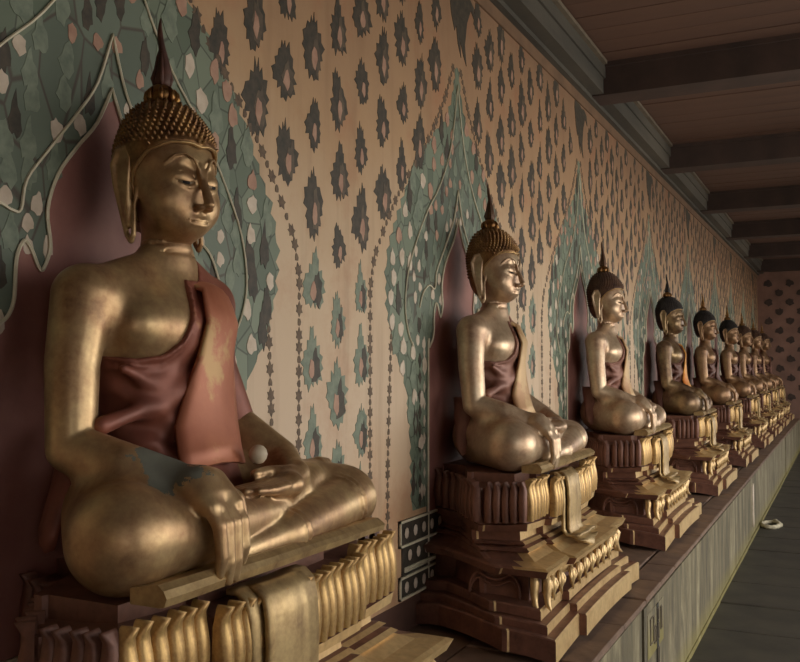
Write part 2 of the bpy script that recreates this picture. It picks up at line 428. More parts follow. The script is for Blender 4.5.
for bi, yc in enumerate(NC):
    det = bi <= 4
    q = MB(); g = jagged_outline(GREEN); slab(q, mirror(g, yc), .002); q.build('painted_foliage_field', M_green, wall)
    fr = [(0, 3.04)]+[(a-.012, b-.01) for a, b in FRAME[1:]]+[(.36, 1.72), (.36, .9)]
    q = MB(); slab(q, mirror(fr, yc), .0035); q.build('painted_arch_field', M_green2, wall)
    q = MB(); slab(q, mirror(smooth(NICHE_RED), yc), .005); q.build('painted_niche_panel', M_redpan, wall)
    def line(name, half, r, m, x):
        half = smooth(half)
        q = MB(); q.tube([(x, yc-a, b) for a, b in reversed(half)]+[(x, yc+a, b) for a, b in half[1:]], r, 5); q.build(name, m, wall)
    line('niche_outline', NICHE_RED, .0048, M_gline, .006)
    line('arch_outline', FRAME, .0036, M_gline, .005)
    line('scalloped_outline', OUTER, .0040, M_gline, .006)
    # flowers and leaves inside the green field
    qf = MB(); ql = MB(); qd = MB()
    gp = mirror(GREEN, 0); rp = mirror(NICHE_RED, 0); fp = mirror(FRAME, 0)
    cnt = 0; pts = []
    for _ in range(3000 if det else 900):
        a = random.uniform(-.72, .72); b = random.uniform(1.15, 3.0)
        if not inside(gp, a, b) or inside(rp, a, b) or (abs(a) < .37 and b < 1.8): continue
        r = .026 if inside(fp, a, b) else .036
        if any((a-p)**2+(b-s)**2 < (1.35*(r))**2*2.2 for p, s in pts): continue
        pts.append((a, b)); k = random.random()
        in_arch = inside(fp, a, b)
        if k < (.30 if in_arch else .60): slab(qf, jag(yc+a, b, r*random.uniform(.55, .8), r*random.uniform(.8, 1.1), 12, .12), .0075, 1 if (b > 2.42+random.uniform(-.2, .2)) else 0)
        elif k < .8: slab(ql, jag(yc+a, b, r*.9, r*1.45, 14, .18, .5), .0065)
        else: slab(qd, jag(yc+a, b, r*.7, r*1.5, 14, .25, .6), .006)
        if len(pts) > (190 if det else 60): break
    for s in (-1, 1):     # jewelled strips on the pilasters beside the red panel
        for zz in np.arange(1.14, 1.76, .075):
            slab(qd, [(yc+s*.43+u, zz+w) for u, w in ((-.016,0),(0,.034),(.016,0),(0,-.034))], .008)
            slab(qf, [(yc+s*.385+u, zz+.035+w) for u, w in ((-.012,0),(0,.026),(.012,0),(0,-.026))], .008)
            slab(ql, [(yc+s*.475+u, zz+.03+w) for u, w in ((-.014,0),(0,.034),(.014,0),(0,-.034))], .008)
    qf.build('painted_blossoms', [M_flower, M_pinkfl], wall); ql.build('painted_leaves', M_leafgr, wall); qd.build('painted_dark_leaves', M_leafdk, wall)
    for s in (-1, 1):
        for ln, nm in ((CH1, 'painted_garland'), (CH2, 'painted_garland')):
            chain_mesh(ln, yc, s, nm)
    # base of the pilasters: two framed strips with pearls
    for s in (-1, 1):
        y0, y1 = (yc+s*.64, yc+s*.18); y0, y1 = min(y0, y1), max(y0, y1)
        q = MB()
        for z0, z1 in ((.965, 1.075), (.75, .845)):
            q.box(.0, y0, z0, .006, y1, z1, 0)
            for (a, b, c, d) in ((y0, z0, y1, z0+.01), (y0, z1-.01, y1, z1), (y0, z0, y0+.008, z1), (y1-.008, z0, y1, z1)):
                q.box(.0, a, b, .013, c, d, 1)
        q.box(.0, y0+.03, .845, .005, y1, .965, 0); q.box(.0, y0+.05, .872, .012, y1, .878, 1); q.box(.0, y0+.05, .858, .011, y1, .862, 1)
        yy = y0+.05
        while yy < y1: q.box(.0, yy, .862, .010, yy+.008, .872, 1); yy += .018
        q.build('framed_strip', [M_leafdk, M_gline], wall)
        q = MB()
        for zz in (1.02, .925, .797):
            yy = y0+.06+(.03 if zz == .925 else 0)
            while yy < y1-.02:
                q.add(*[([(.012+.006, yy, zz)]+[(.012, yy+.020*math.cos(2*PI*k/8), zz+.024*math.sin(2*PI*k/8)) for k in range(8)]),
                        [(0, 1+k, 1+(k+1) % 8) for k in range(8)]])
                yy += .085
        q.build('pearl_row', M_flower, wall)
    # the large dark bird-like leaf above each arch
    q = MB(); P = [(-.09,3.66),(-.10,3.52),(-.07,3.40),(-.03,3.33),(-.01,3.36),(.01,3.28),(.05,3.22),(.04,3.3),(.08,3.24),(.12,3.20),(.10,3.30),(.13,3.42),(.18,3.50),(.24,3.46),(.22,3.53),(.15,3.56),(.08,3.55),(.04,3.62),(.02,3.66)]
    slab(q, [(yc+a, min(b, 3.568)) for a, b in P], .006); q.build('painted_crest_leaf', M_leafdk, wall)
# sprigs in a diamond lattice between the garlands
def in_field(y, z):
    for yc in NC:
        d = abs(y-yc)
        if z > 3.2 and d < .2: return False
        if z <= 3.2:
            for (a, b), (c, e) in zip(CH1[:-1], CH1[1:]):
                if e <= z <= b:
                    w = a+(c-a)*(b-z)/(b-e) if b != e else a
                    if d < w+.055: return False
    return True
cand = []
for ci in range(int(YE/.175)+2):
    yv = -.3+.175*ci
    for rj in range(12):
        zv = 3.50-.272*rj+(.136 if ci % 2 else 0)+random.uniform(-.012, .012)
        if zv > 3.52 or zv < .85: continue
        y2 = yv+random.uniform(-.01, .01)
        if in_field(y2, zv): cand.append((y2, zv))
cand.sort()
for idx, (yv, zv) in enumerate(cand):
    big = (idx*7) % 3 != 0
    ry, rz = ((.066, .098) if big else (.050, .080)); ry *= random.uniform(.85, 1.1); rz *= random.uniform(.85, 1.1)
    low = zv < 2.1  # upper sprigs painted browner, for the dimmer light and soot up there
    tgt = MB() if (nsprig < 300 and yv > 1.0) else far_sprigs
    slab(tgt, jag(yv, zv, ry, rz, 30 if yv < 7 else 14, .26, .3), .004, 1 if low else 0)
    if low or big: slab(tgt, jag(yv+.28*ry, zv-.2*rz, ry*.5, rz*.62, 14, .3, .3), .0055, 0 if low else 3)
    slab(tgt, jag(yv-(.1 if low else -.15)*ry, zv-.25*rz, ry*.30, rz*.40, 9, .2), .007, 2)
    if tgt is not far_sprigs:
        tgt.build('painted_sprig', [M_leafdk, M_leafgr, M_pinkfl, M_leafmid], wall); nsprig += 1
if far_sprigs.v: tag(far_sprigs.build('painted_sprigs_beyond', [M_leafdk, M_leafgr, M_pinkfl, M_leafmid], wall), kind='stuff')
# end wall sprigs
for i in range(9):
    for j in range(14):
        a = .22+.42*i; b = 3.45-.2*j; a += .21*(j % 2)
        if a > 2.7 or b < 1.0: continue
        q = MB(); P = jag(a, b, .085, .075, 12, .2)
        n = len(P); q.add([(p, YE-.012, z) for p, z in P]+[(p, YE, z) for p, z in P], [tuple(range(n))]+[(k, n+k, n+(k+1) % n, (k+1) % n) for k in range(n)])
        q.build('painted_sprig', M_endfl, wall_end)

# ------------------------------------------------------------------ SDF modelling (numpy) for the figures
def ell(P, c, r):
    x, y, z = (P[0]-c[0])/r[0], (P[1]-c[1])/r[1], (P[2]-c[2])/r[2]
    k0 = np.sqrt(x*x+y*y+z*z); k1 = np.sqrt((x/r[0])**2+(y/r[1])**2+(z/r[2])**2)+1e-9
    return k0*(k0-1)/k1
def cap(P, a, b, ra, rb=None):
    rb = ra if rb is None else rb
    ba = [b[i]-a[i] for i in range(3)]; L = sum(q*q for q in ba)+1e-12
    pa = [P[i]-a[i] for i in range(3)]
    t = np.clip((pa[0]*ba[0]+pa[1]*ba[1]+pa[2]*ba[2])/L, 0, 1)
    return np.sqrt(sum((pa[i]-ba[i]*t)**2 for i in range(3)))-(ra+(rb-ra)*t)
def smin(a, b, k):
    h = np.maximum(k-np.abs(a-b), 0)/k; return np.minimum(a, b)-h*h*k*.25
def smax(a, b, k): return -smin(-a, -b, k)
def chain(P, pts, rs):
    d = None
    for i in range(len(pts)-1):
        q = cap(P, pts[i], pts[i+1], rs[i], rs[i+1]); d = q if d is None else np.minimum(d, q)
    return d
def grid(lo, hi, h):
    ax = [np.arange(lo[i], hi[i]+h, h, dtype=np.float32) for i in range(3)]
    return np.meshgrid(*ax, indexing='ij', sparse=True), ax
def nets(f, ax, h):
    s = f < 0
    nx, ny, nz = f.shape
    cs = [s[i:nx-1+i, j:ny-1+j, k:nz-1+k] for i in (0, 1) for j in (0, 1) for k in (0, 1)]
    tot = sum(c.astype(np.int8) for c in cs)
    act = np.argwhere((tot > 0) & (tot < 8))
    idx = -np.ones((nx-1, ny-1, nz-1), dtype=np.int64); idx[act[:, 0], act[:, 1], act[:, 2]] = np.arange(len(act))
    corners = [(i, j, k) for i in (0, 1) for j in (0, 1) for k in (0, 1)]
    pos = np.zeros((len(act), 3)); cnt = np.zeros(len(act))
    val = {c: f[act[:, 0]+c[0], act[:, 1]+c[1], act[:, 2]+c[2]] for c in corners}
    for c in corners:
        for a in range(3):
            if c[a] == 0:
                d = list(c); d[a] = 1; d = tuple(d)
                v0, v1 = val[c], val[d]; m = (v0 < 0) != (v1 < 0)
                t = np.where(m, v0/np.where(m, v0-v1, 1), 0)
                p = np.array(c, float)[None, :].repeat(len(act), 0); p[:, a] = t
                pos[m] += p[m]; cnt[m] += 1
    pos = (act+pos/cnt[:, None])*h+np.array([ax[0][0], ax[1][0], ax[2][0]])
    F = []
    for a in range(3):
        b, c = (a+1) % 3, (a+2) % 3
        sl0 = [slice(None)]*3; sl1 = [slice(None)]*3; sl0[a] = slice(0, -1); sl1[a] = slice(1, None)
        m = s[tuple(sl0)] != s[tuple(sl1)]
        e = np.argwhere(m)
        e = e[(e[:, b] > 0) & (e[:, c] > 0) & (e[:, b] < f.shape[b]-1) & (e[:, c] < f.shape[c]-1)]
        ins = s[e[:, 0], e[:, 1], e[:, 2]]
        q = []
        for ob, oc in ((-1, -1), (0, -1), (0, 0), (-1, 0)):
            g = e.copy(); g[:, b] += ob; g[:, c] += oc; q.append(idx[g[:, 0], g[:, 1], g[:, 2]])
        q = np.stack(q, 1); q[~ins] = q[~ins][:, ::-1]; F.append(q)
    return pos, np.concatenate(F)
def np_mesh(name, parts):
    V = []; Fc = []; n = 0
    for v, f in parts: V.append(v); Fc.append(f+n); n += len(v)
    V = np.concatenate(V); Fc = np.concatenate(Fc); Fc = Fc[(Fc >= 0).all(1)]
    me = bpy.data.meshes.new(name)
    me.vertices.add(len(V)); me.vertices.foreach_set('co', V.astype(np.float32).ravel())
    me.loops.add(len(Fc)*4); me.loops.foreach_set('vertex_index', Fc.astype(np.int32).ravel())
    me.polygons.add(len(Fc)); me.polygons.foreach_set('loop_start', np.arange(0, len(Fc)*4, 4, dtype=np.int32))
    me.polygons.foreach_set('loop_total', np.full(len(Fc), 4, dtype=np.int32))
    me.update(calc_edges=True); me.validate()
    me.polygons.foreach_set('use_smooth', np.ones(len(me.polygons), dtype=bool))
    return me

def torso(P):
    d = ell(P, (-.01, 0, .12), (.16, .22, .13))
    d = smin(d, ell(P, (.0, 0, .26), (.112, .165, .17)), .08)
    d = smin(d, ell(P, (-.015, -.02, .46), (.112, .185, .16)), .08)
    d = smin(d, ell(P, (-.02, -.025, .575), (.10, .205, .095)), .06)
    d = smin(d, ell(P, (.045, -.105, .535), (.062, .10, .065)), .05)
    d = smin(d, ell(P, (.020, .070, .535), (.060, .09, .065)), .05)
    for s in (-1, 1):
        d = smin(d, cap(P, (-.015, s*.045, .685), (-.03, (-.225 if s < 0 else .165), .605), .040, .056), .05)
    return d
ARM_R = [(-.03,-.250,.600), (-.015,-.290,.45), (.01,-.315,.275), (.12,-.285,.245), (.195,-.215,.215)]
ARM_L = [(-.035,.180,.600), (-.045,.215,.45), (-.01,.265,.30), (.13,.285,.210), (.205,.235,.175)]
def arms_l_upper(P): return chain(P, ARM_L[:3], [.064, .056, .050])
def body(P):
    d = torso(P)
    d = smin(d, cap(P, (-.018, 0, .64), (-.008, 0, .80), .060, .057), .05)
    for i in range(3): # neck rings
        z = .712+.022*i
        rr = np.sqrt((P[0]+.012)**2+P[1]**2); d = smax(d, -(np.sqrt((rr-.0615)**2+(P[2]-z-.12*P[0])**2)-.0035), .006)
    d = smin(d, chain(P, ARM_R, [.066, .057, .051, .046, .036]), .035)
    d = smin(d, chain(P, ARM_L, [.066, .056, .050, .044, .034]), .035)
    # legs: both knees out, right leg laid over the left
    legs = smin(cap(P, (-.03, -.13, .13), (.185, -.345, .108), .128, .112), cap(P, (-.03, .14, .12), (.190, .490, .088), .120, .084), .05)
    d = smin(d, legs, .06)
    left = smin(cap(P, (.215, .505, .078), (.270, .10, .050), .077, .050), cap(P, (.262, .10, .048), (.27, -.10, .042), .046, .036), .02)
    left = smin(left, cap(P, (.26, -.10, .042), (.22, -.25, .04), .034, .024), .02)
    d = smin(d, left, .02)
    right = chain(P, [(.19,-.345,.108), (.235,-.15,.100), (.230,.06,.100), (.200,.25,.128)], [.105, .072, .050, .040])
    d = smin(d, right, .008)
    foot = chain(P, [(.200,.25,.128), (.175,.36,.150), (.145,.44,.160)], [.040, .036, .028])
    d = smin(d, foot, .02)
    for k in range(5):
        d = smin(d, cap(P, (.158-.014*k, .430-.004*k, .182-.006*k), (.150-.014*k, .488-.008*k, .176-.008*k), .0150-.001*k, .0120-.0008*k), .008)
    # hems of the robe at ankle and knee
    def band(c, ax, r, w=.0042):
        q = [P[i]-c[i] for i in range(3)]; t = q[0]*ax[0]+q[1]*ax[1]+q[2]*ax[2]
        rad = np.sqrt(np.maximum(q[0]**2+q[1]**2+q[2]**2-t*t, 0)); return np.sqrt((rad-r)**2+t*t)-w
    for off in (0, .022):
        d = smin(d, band((.2693-off*.136, .105+off, .0505+off*.07), (-.134, .988, .068), .0515+off*.06, .0046), .003)
        d = smin(d, band((.2272-off*.136, .415+off, .0718+off*.07), (-.134, .988, .068), .0735+off*.06, .0052), .003)
    # right hand over the shin, fingers pointing to the ground
    palm = smin(cap(P, (.195,-.235,.212), (.262,-.205,.200), .035, .040), cap(P, (.262,-.225,.198), (.262,-.172,.198), .034, .032), .02)
    palm = smin(palm, smin(cap(P, (.262,-.235,.198), (.312,-.235,.160), .025, .021), cap(P, (.262,-.165,.198), (.316,-.163,.160), .025, .020), .035), .02)
    d = smin(d, palm, .015)
    d = smin(d, cap(P, (.290,-.228,.178), (.290,-.175,.178), .028), .015)
    for k in range(4):
        y0 = -.238+.0252*k; ln = (.145, .168, .162, .130)[k]
        f = chain(P, [(.308,y0,.168), (.334,y0+.003,.125), (.338,y0+.006,.168-ln*.72), (.330,y0+.008,.172-ln)], [.0160, .0148, .0132, .0105])
        d = smin(d, f, .004)
    d = smin(d, chain(P, [(.262,-.165,.200), (.300,-.130,.165), (.312,-.122,.110)], [.019, .0155, .0115]), .008)
    # left hand resting palm-up in the lap
    d = smin(d, smin(cap(P, (.215,.225,.170), (.250,.14,.163), .035, .026), cap(P, (.225,.15,.163), (.265,.14,.160), .026), .02), .02)
    d = smin(d, smin(cap(P, (.235,.15,.163), (.233,.07,.160), .022, .018), cap(P, (.268,.13,.160), (.272,.06,.158), .022, .017), .03), .012)
    for k in range(4):
        x0 = .222+.0195*k; L = (.118, .138, .134, .112)[k]
        f = chain(P, [(x0,.085,.164+.003*(k < 2)), (x0+.003,.03,.162+.003*(k < 2)), (x0+.001,.085-L,.166)], [.0138, .0128, .0098])
        d = smin(d, f, .003)
    d = smin(d, chain(P, [(.222,.18,.182), (.205,.12,.190), (.213,.055,.192)], [.020, .0150, .012]), .01)
    d = np.maximum(d, .001-P[2])
    return d
def neckline(y):
    return np.interp(y, [-.5,-.30,-.24,-.18,-.13,-.085,-.055,-.03,0,.03], [.505,.495,.472,.462,.470,.505,.555,.62,.70,.85])
def robe(P):
    x, y, z = P
    zn = neckline(y)[...] if not isinstance(y, float) else neckline(y)
    d = torso(P)
    d = smin(d, arms_l_upper(P), .035)
    q = z+.30*y
    amp = np.clip((zn-z-.02)/.05, 0, 1)*np.clip((.10-y)/.12, 0, 1)*np.clip((x+.02)/.05, 0, 1)
    fold = .0055*amp*np.sin(q*62+3*np.sin(y*11+z*6))+.003*amp*np.sin((z-.6*y)*90)
    lip = .006*np.exp(-((z-zn+.006)/.007)**2)*(y < 0)+.003*np.exp(-((z-zn+.026)/.005)**2)*(y < 0)
    d = d-.008-fold-lip
    d = smin(d, cap(P, (.085,-.05,.385), (.055,-.275,.32), .010, .020), .05)
    d = smin(d, cap(P, (.095,-.05,.36), (.06,-.22,.44), .006, .008), .04)
    d = np.maximum(d, (z-zn)*.75)
    d = np.maximum(d, .09-z)
    d = np.maximum(d, -(np.sqrt((x+.006)**2+y**2)-.070)*(z > .655)-1e3*(z <= .655))
    return d
def scalp(P):
    d = ell(P, (-.014, 0, .950), (.114, .108, .116))
    d = smin(d, ell(P, (-.026, 0, .87), (.094, .092, .12)), .03)
    d = smin(d, ell(P, (-.030, 0, 1.032), (.066, .064, .050)), .05)
    return d
def hairline(x, y):
    az = np.abs(np.degrees(np.arctan2(y, x+.015)))
    return np.interp(az, [0, 12, 35, 60, 80, 92, 105, 180], [.962, .968, .966, .945, .905, .86, .79, .77])
def head(P):
    x, y, z = P
    ay = np.abs(y); Q = (x, ay, z)
    d = ell(P, (-.018, 0, .94), (.112, .100, .112))
    d = smin(d, ell(P, (.012, 0, .862), (.088, .084, .112)), .05)
    d = smin(d, ell(P, (.058, 0, .782), (.036, .042, .036)), .05)     # chin
    d = smin(d, ell(Q, (.050, .050, .830), (.040, .040, .046)), .04)    # cheeks
    d = smax(d, -ell(Q, (.116, .030, .905), (.018, .022, .014)), .02)
    # large smooth lid under a high arched brow, lowered gaze
    d = smin(d, ell(Q, (.072, .038, .886), (.0285, .032, .026)), .010)
    br = chain(Q, [(.110,.007,.888), (.110,.012,.908), (.106,.024,.930), (.098,.042,.9405), (.086,.060,.935), (.070,.077,.914)], [.0035,.0036,.0036,.0032,.0028,.0015])
    d = smin(d, br, .005)
    cr = chain(Q, [(.0985,.014,.884), (.1030,.026,.8975), (.0985,.046,.900), (.082,.064,.886)], [.0014]*4)
    d = smax(d, -cr, .003)
    sl = chain(Q, [(.0985,.014,.8765), (.1025,.030,.871), (.099,.046,.8715), (.083,.064,.879)], [.0020,.0026,.0024,.0012])
    d = smax(d, -sl, .002)
    lid = chain(Q, [(.0990,.016,.8665), (.1000,.032,.8620), (.093,.050,.8655)], [.002,.0025,.0015])
    d = smin(d, lid, .006)
    # nose
    ns = chain(P, [(.100,0,.912), (.114,0,.872), (.131,0,.822)], [.0075, .0088, .0118])
    ns = smin(ns, ell(Q, (.114, .0130, .815), (.014, .0095, .0085)), .007)
    d = smin(d, ns, .009)
    # lips
    d = smin(d, ell(P, (.082, 0, .785), (.022, .036, .022)), .014)
    up = chain(Q, [(.1035,.0,.7880), (.1025,.009,.7900), (.0955,.025,.7890), (.083,.041,.7945)], [.0040,.0042,.0034,.0014])
    lo = chain(Q, [(.1015,.0,.7765), (.0985,.016,.7775), (.086,.035,.789)], [.0050,.0045,.0016])
    d = smin(d, up, .004); d = smin(d, lo, .004)
    ml = chain(Q, [(.1085,.0,.7828), (.1055,.012,.7828), (.0965,.028,.786), (.082,.044,.7955)], [.0013,.0013,.0013,.001])
    d = smax(d, -ml, .002)
    d = smax(d, -cap(P, (.112,0,.804), (.110,0,.797), .0030), .006)
    d = smin(d, cap(P, (-.018, 0, .70), (-.008, 0, .80), .055, .053), .03)
    d = np.where(z < .742, np.maximum(d, .738-z), d)
    # ears with long pierced lobes
    Q = (x+.014, ay, z)
    rim = chain(Q, [(.012,.094,.895), (.010,.102,.935), (-.006,.108,.957), (-.028,.113,.952), (-.042,.115,.920), (-.036,.112,.870), (-.020,.105,.80), (-.008,.100,.752), (.004,.099,.738), (.012,.099,.752), (.010,.096,.82), (.014,.092,.86)], [.005,.0055,.006,.0065,.0065,.006,.0055,.006,.007,.006,.0045,.005])
    inner = chain(Q, [(-.012,.107,.93), (-.014,.107,.88), (-.008,.101,.82), (-.002,.099,.775)], [.022,.019,.012,.008])
    ear = smin(rim, smax(inner, ay-.112, .004), .006)
    ear = smin(ear, cap(Q, (-.012,.092,.92), (-.010,.088,.84), .014, .008), .006)
    d = smin(d, ear, .005)
    return d

def sample(fn, lo, hi, h):
    P, ax = grid(lo, hi, h); return nets(np.broadcast_to(fn(P), tuple(len(a) for a in ax)).astype(np.float32), ax, h)
bodyv = sample(lambda P: np.maximum(body(P), P[2]-.748), (-.20,-.52,-.04), (.38,.52,.76), .0058)
headv = sample(head, (-.15,-.13,.72), (.15,.13,1.08), .0028)
HM = Matrix.Translation((-.012, 0, .76)) @ Matrix.Rotation(math.radians(-9), 4, 'Z') @ Matrix.Diagonal((1.07, 1.05, 1.0, 1)) @ Matrix.Translation((.008, 0, -.76))
_hm = np.array(HM)
headv = (headv[0] @ _hm[:3, :3].T+_hm[:3, 3], headv[1])
ME_body = np_mesh('statue_body', [bodyv, headv])
ME_robe = np_mesh('robe', [sample(robe, (-.19,-.42,.06), (.22,.46,.74), .0062)])
def hairfn(P):
    return np.maximum(scalp(P)-.004, (hairline(P[0], P[1])-P[2])*.8)
ME_hair = np_mesh('hair_cap', [sample(hairfn, (-.16,-.13,.75), (.13,.13,1.11), .0045)])
ME_hair.transform(HM)
for me, m in ((ME_body, M_gold), (ME_robe, M_robe), (ME_hair, M_hair)): me.materials.append(m)

# curls: march rays on to the scalp, one little spiral cone each
def ray_scalp(dirs, c=(-.018, 0, .94)):
    t = np.full(len(dirs), .25)
    for _ in range(60):
        p = [c[i]+dirs[:, i]*t for i in range(3)]; t = t-scalp(p)*.8
    return np.stack([c[i]+dirs[:, i]*t for i in range(3)], 1)
def curls(step, r, h, nside):
    q = MB(); ph = -40*PI/180; row = 0
    while ph < PI/2:
        n = max(1, int(2*PI*math.cos(ph)*.118/step)); ds = []
        for k in range(n):
            a = 2*PI*(k+.618*row)/n; ds.append((math.cos(ph)*math.cos(a), math.cos(ph)*math.sin(a), math.sin(ph)))
        ds = np.array(ds); ps = ray_scalp(ds); e = 1e-3
        gr = np.stack([scalp([ps[:, j]+(e if j == i else 0) for j in range(3)])-scalp([ps[:, j]-(e if j == i else 0) for j in range(3)]) for i in range(3)], 1)
        gr /= np.linalg.norm(gr, axis=1)[:, None]
        for p, g in zip(ps, gr):
            if p[2] < hairline(p[0], p[1])+.006: continue
            if abs(p[1]) > .080 and p[2] < .965 and -.06 < p[0] < .03: continue
            N = Vector(g); U = N.orthogonal().normalized(); Wv = N.cross(U); tip = (N+Vector((0, 0, .55))).normalized()
            a0 = random.uniform(0, PI); v = []
            for (rr, hh) in ((1, -.1), (.85, .45), (.35, .85)):
                for k in range(nside):
                    a = a0+2*PI*k/nside+hh; v.append(Vector(p)+U*math.cos(a)*r*rr+Wv*math.sin(a)*r*rr+tip*hh*h)
            v.append(Vector(p)+tip*h*1.1); f = []
            for i in range(2):
                for k in range(nside): f.append((i*nside+k, i*nside+(k+1) % nside, (i+1)*nside+(k+1) % nside, (i+1)*nside+k))
            for k in range(nside): f.append((2*nside+k, 2*nside+(k+1) % nside, 3*nside))
            q.add(v, f)
        ph += step*.92/.125; row += 1
    return q
def finial(tall):
    """lotus-bud and flame on the crown"""
    q = MB(); c = (-.030, 0, 1.078)
    prof = [(.022,-.012),(.024,0),(.019,.005),(.027,.013),(.033,.027),(.031,.040),(.022,.052),(.015,.058)]
    q.lathe(prof, 14, c)
    for k in range(8):  # petals round the bud
        a = 2*PI*k/8; q.tube([(c[0]+math.cos(a)*r, c[1]+math.sin(a)*r, c[2]+z) for r, z in ((.028,.006),(.036,.022),(.034,.036),(.027,.048))], [.004,.007,.006,.002], 5)
    return q
def flame_spire():
    q = MB(); n = 12; c = (-.030, 0, 1.130)
    pts = []; rs = []
    for i in range(n+1):
        t = i/n; pts.append((c[0]+.010*math.sin(t*5)*t, c[1]+.004*math.sin(t*7), c[2]+t*.175)); rs.append(.017*(1-t)**1.0*(1+.2*math.sin(t*9))+.002)
    q.tube(pts, rs, 10)
    for k in range(4):
        a = PI/4+PI/2*k
        q.tube([(c[0]+math.cos(a)*r, c[1]+math.sin(a)*r, c[2]+z) for r, z in ((.016,.0),(.021,.02),(.014,.045),(.010,.075),(.003,.11))], [.004,.006,.005,.004,.001], 5)
    return q

def loose_cloth(rows, thick, name, mat, parent):
    """rows: list of (list of points across) -> solid cloth sheet"""
    R = len(rows); Cn = len(rows[0]); v = [Vector(p) for r in rows for p in r]
    nrm = [Vector((0, 0, 0)) for _ in v]; f = []
    for i in range(R-1):
        for j in range(Cn-1):
            a, b, c, d = i*Cn+j, i*Cn+j+1, (i+1)*Cn+j+1, (i+1)*Cn+j
            N = (v[b]-v[a]).cross(v[d]-v[a])
            for q in (a, b, c, d): nrm[q] += N
            f.append((a, b, c, d))
    n = len(v); v2 = [p-nn.normalized()*thick for p, nn in zip(v, nrm)]
    f += [tuple(q+n for q in reversed(g)) for g in f[:]]
    rim = [j for j in range(Cn)]+[i*Cn+Cn-1 for i in range(1, R)]+[(R-1)*Cn+j for j in range(Cn-2, -1, -1)]+[i*Cn for i in range(R-2, 0, -1)]
    for k in range(len(rim)):
        a, b = rim[k], rim[(k+1) % len(rim)]; f.append((a, a+n, b+n, b))
    o = mesh_obj(name, v+v2, f, mat, parent, True); fix_normals(o)
    return o

def make_statue():
    root = empty('buddha_statue')
    def child(name, me):
        o = bpy.data.objects.new(name, me); COL.objects.link(o); o.parent = root; return o
    child('body', ME_body); child('robe', ME_robe); hc = child('hair', ME_hair)
    cu = curls(.0145, .0064, .0120, 6).build('curls', M_hair, hc, True); cu.data.transform(HM)
    # gold rim along the hairline
    q = MB(); pts = []
    for k in range(41):
        a = math.radians(-96+192*k/40); pts.append((math.cos(a), math.sin(a)))
    line = []
    for (cx, cy) in pts:
        lo_, z = .02, None
        r = .12; x, y = -.015+cx*r, cy*r; z = float(hairline(x, y))
        for _ in range(40):
            p = [np.array([-.015+cx*r]), np.array([cy*r]), np.array([z])]; r -= float(scalp(p)[0])*.7
        line.append((-.015+cx*(r+.002), cy*(r+.002), z))
    q.tube(line, .0042, 6); q.build('hairline_rim', M_hband, hc, True).data.transform(HM)
    finial(True).build('crown_bud', M_flame, root, True).data.transform(HM)
    flame_spire().build('flame', M_flame_dk, root, True).data.transform(HM)
    for s in (-1, 1):
        q = MB(); v = []; f = []
        for i in range(9):
            t = i/8; y = .016+.044*t; z0 = .8712+.0060*(2*t-1)**2; x = float(np.interp(y, [.015,.03,.046,.062], [.1000,.1035,.1000,.0870]))
            w = .0036*math.sin(PI*min(max(t, .06), .94)); v += [(x, s*y, z0+w), (x+.0015, s*y, z0), (x, s*y, z0-w)]
        for i in range(8):
            for j in range(2): f.append((i*3+j, i*3+j+1, i*3+4+j, i*3+3+j))
        mi = [0]*len(f)
        for i in range(3, 6): mi[i*2] = mi[i*2+1] = 1
        o = mesh_obj('eye', v, f, [M_eyew, M_eye], root, True, mi); o.data.transform(HM)
    # folded sash over the left shoulder
    rows = []
    def tx(y, z): # front surface of the torso
        x = .25
        for _ in range(40):
            x -= float(torso([np.array([x]), np.array([y]), np.array([z])])[0])*.8
        return x
    path = [(-.125,.09,.40,.09,0),(-.128,.09,.52,.09,0),(-.105,.09,.615,.09,0),(-.045,.095,.660,.090,0),(.0,.095,.664,.090,0),(.035,.082,.634,.076,1),(.068,.065,.56,.084,1),(.092,.050,.48,.096,1),(.110,.025,.40,.104,1),(.132,-.0,.32,.108,1),(.155,-.015,.26,.108,1),(.176,-.025,.222,.106,1)]
    for (x, yc, z, hw, fr) in path:
        r = []
        for j in range(9):
            u = -1+2*j/8; yy = yc+u*hw; zz = z-.012*u*u-.075*max(u, 0)**2*(z > .6)
            xx = x-.022*u*u if fr else x-.0*u
            if fr: xx = max(xx, tx(yy, zz)+.021) if abs(yy) < .24 else xx
            xx += .0025*math.sin(j*2.1+z*14)
            r.append((xx, yy, zz))
        rows.append(r)
    sash = loose_cloth(rows, .010, 'sash', M_sash, root)
    # hanging tail of robe beside the right hip
    rows = []
    for i in range(6):
        t = i/5; r = []
        for j in range(5):
            u = j/4
            r.append((-.13+.10*u*(1-t*.55)+.05*t, -.205-.085*t-.03*math.sin(u*PI)*t-.02*u, .30-.20*t-.05*u*t+.012*math.sin(u*7)*t))
        rows.append(r)
    loose_cloth(rows, .008, 'robe_tail', M_robe, root)
    # mat hem under the legs
    q = MB(); V = []; N = 22
    for i in range(N+1):
        t = i/N; y = -.395+.875*t; w = .0015*math.sin(t*19)
        xf = .332
        h = .034+.008*(1-t); V.append([(xf-.01, y, .0), (xf+w, y, .002), (xf+.006+w, y, .018), (xf-.002+w, y, h-.010), (xf-.016, y, h), (.25, y, .030), (.25, y, 0)])
    v = [p for r in V for p in r]; f = []
    for i in range(N):
        for j in range(7): f.append((i*7+j, (i+1)*7+j, (i+1)*7+(j+1) % 7, i*7+(j+1) % 7))
    f += [tuple(range(7)), tuple(N*7+j for j in range(6, -1, -1))]
    o = mesh_obj('seat_hem', v, f, M_drape, root, False); fix_normals(o)
    return root

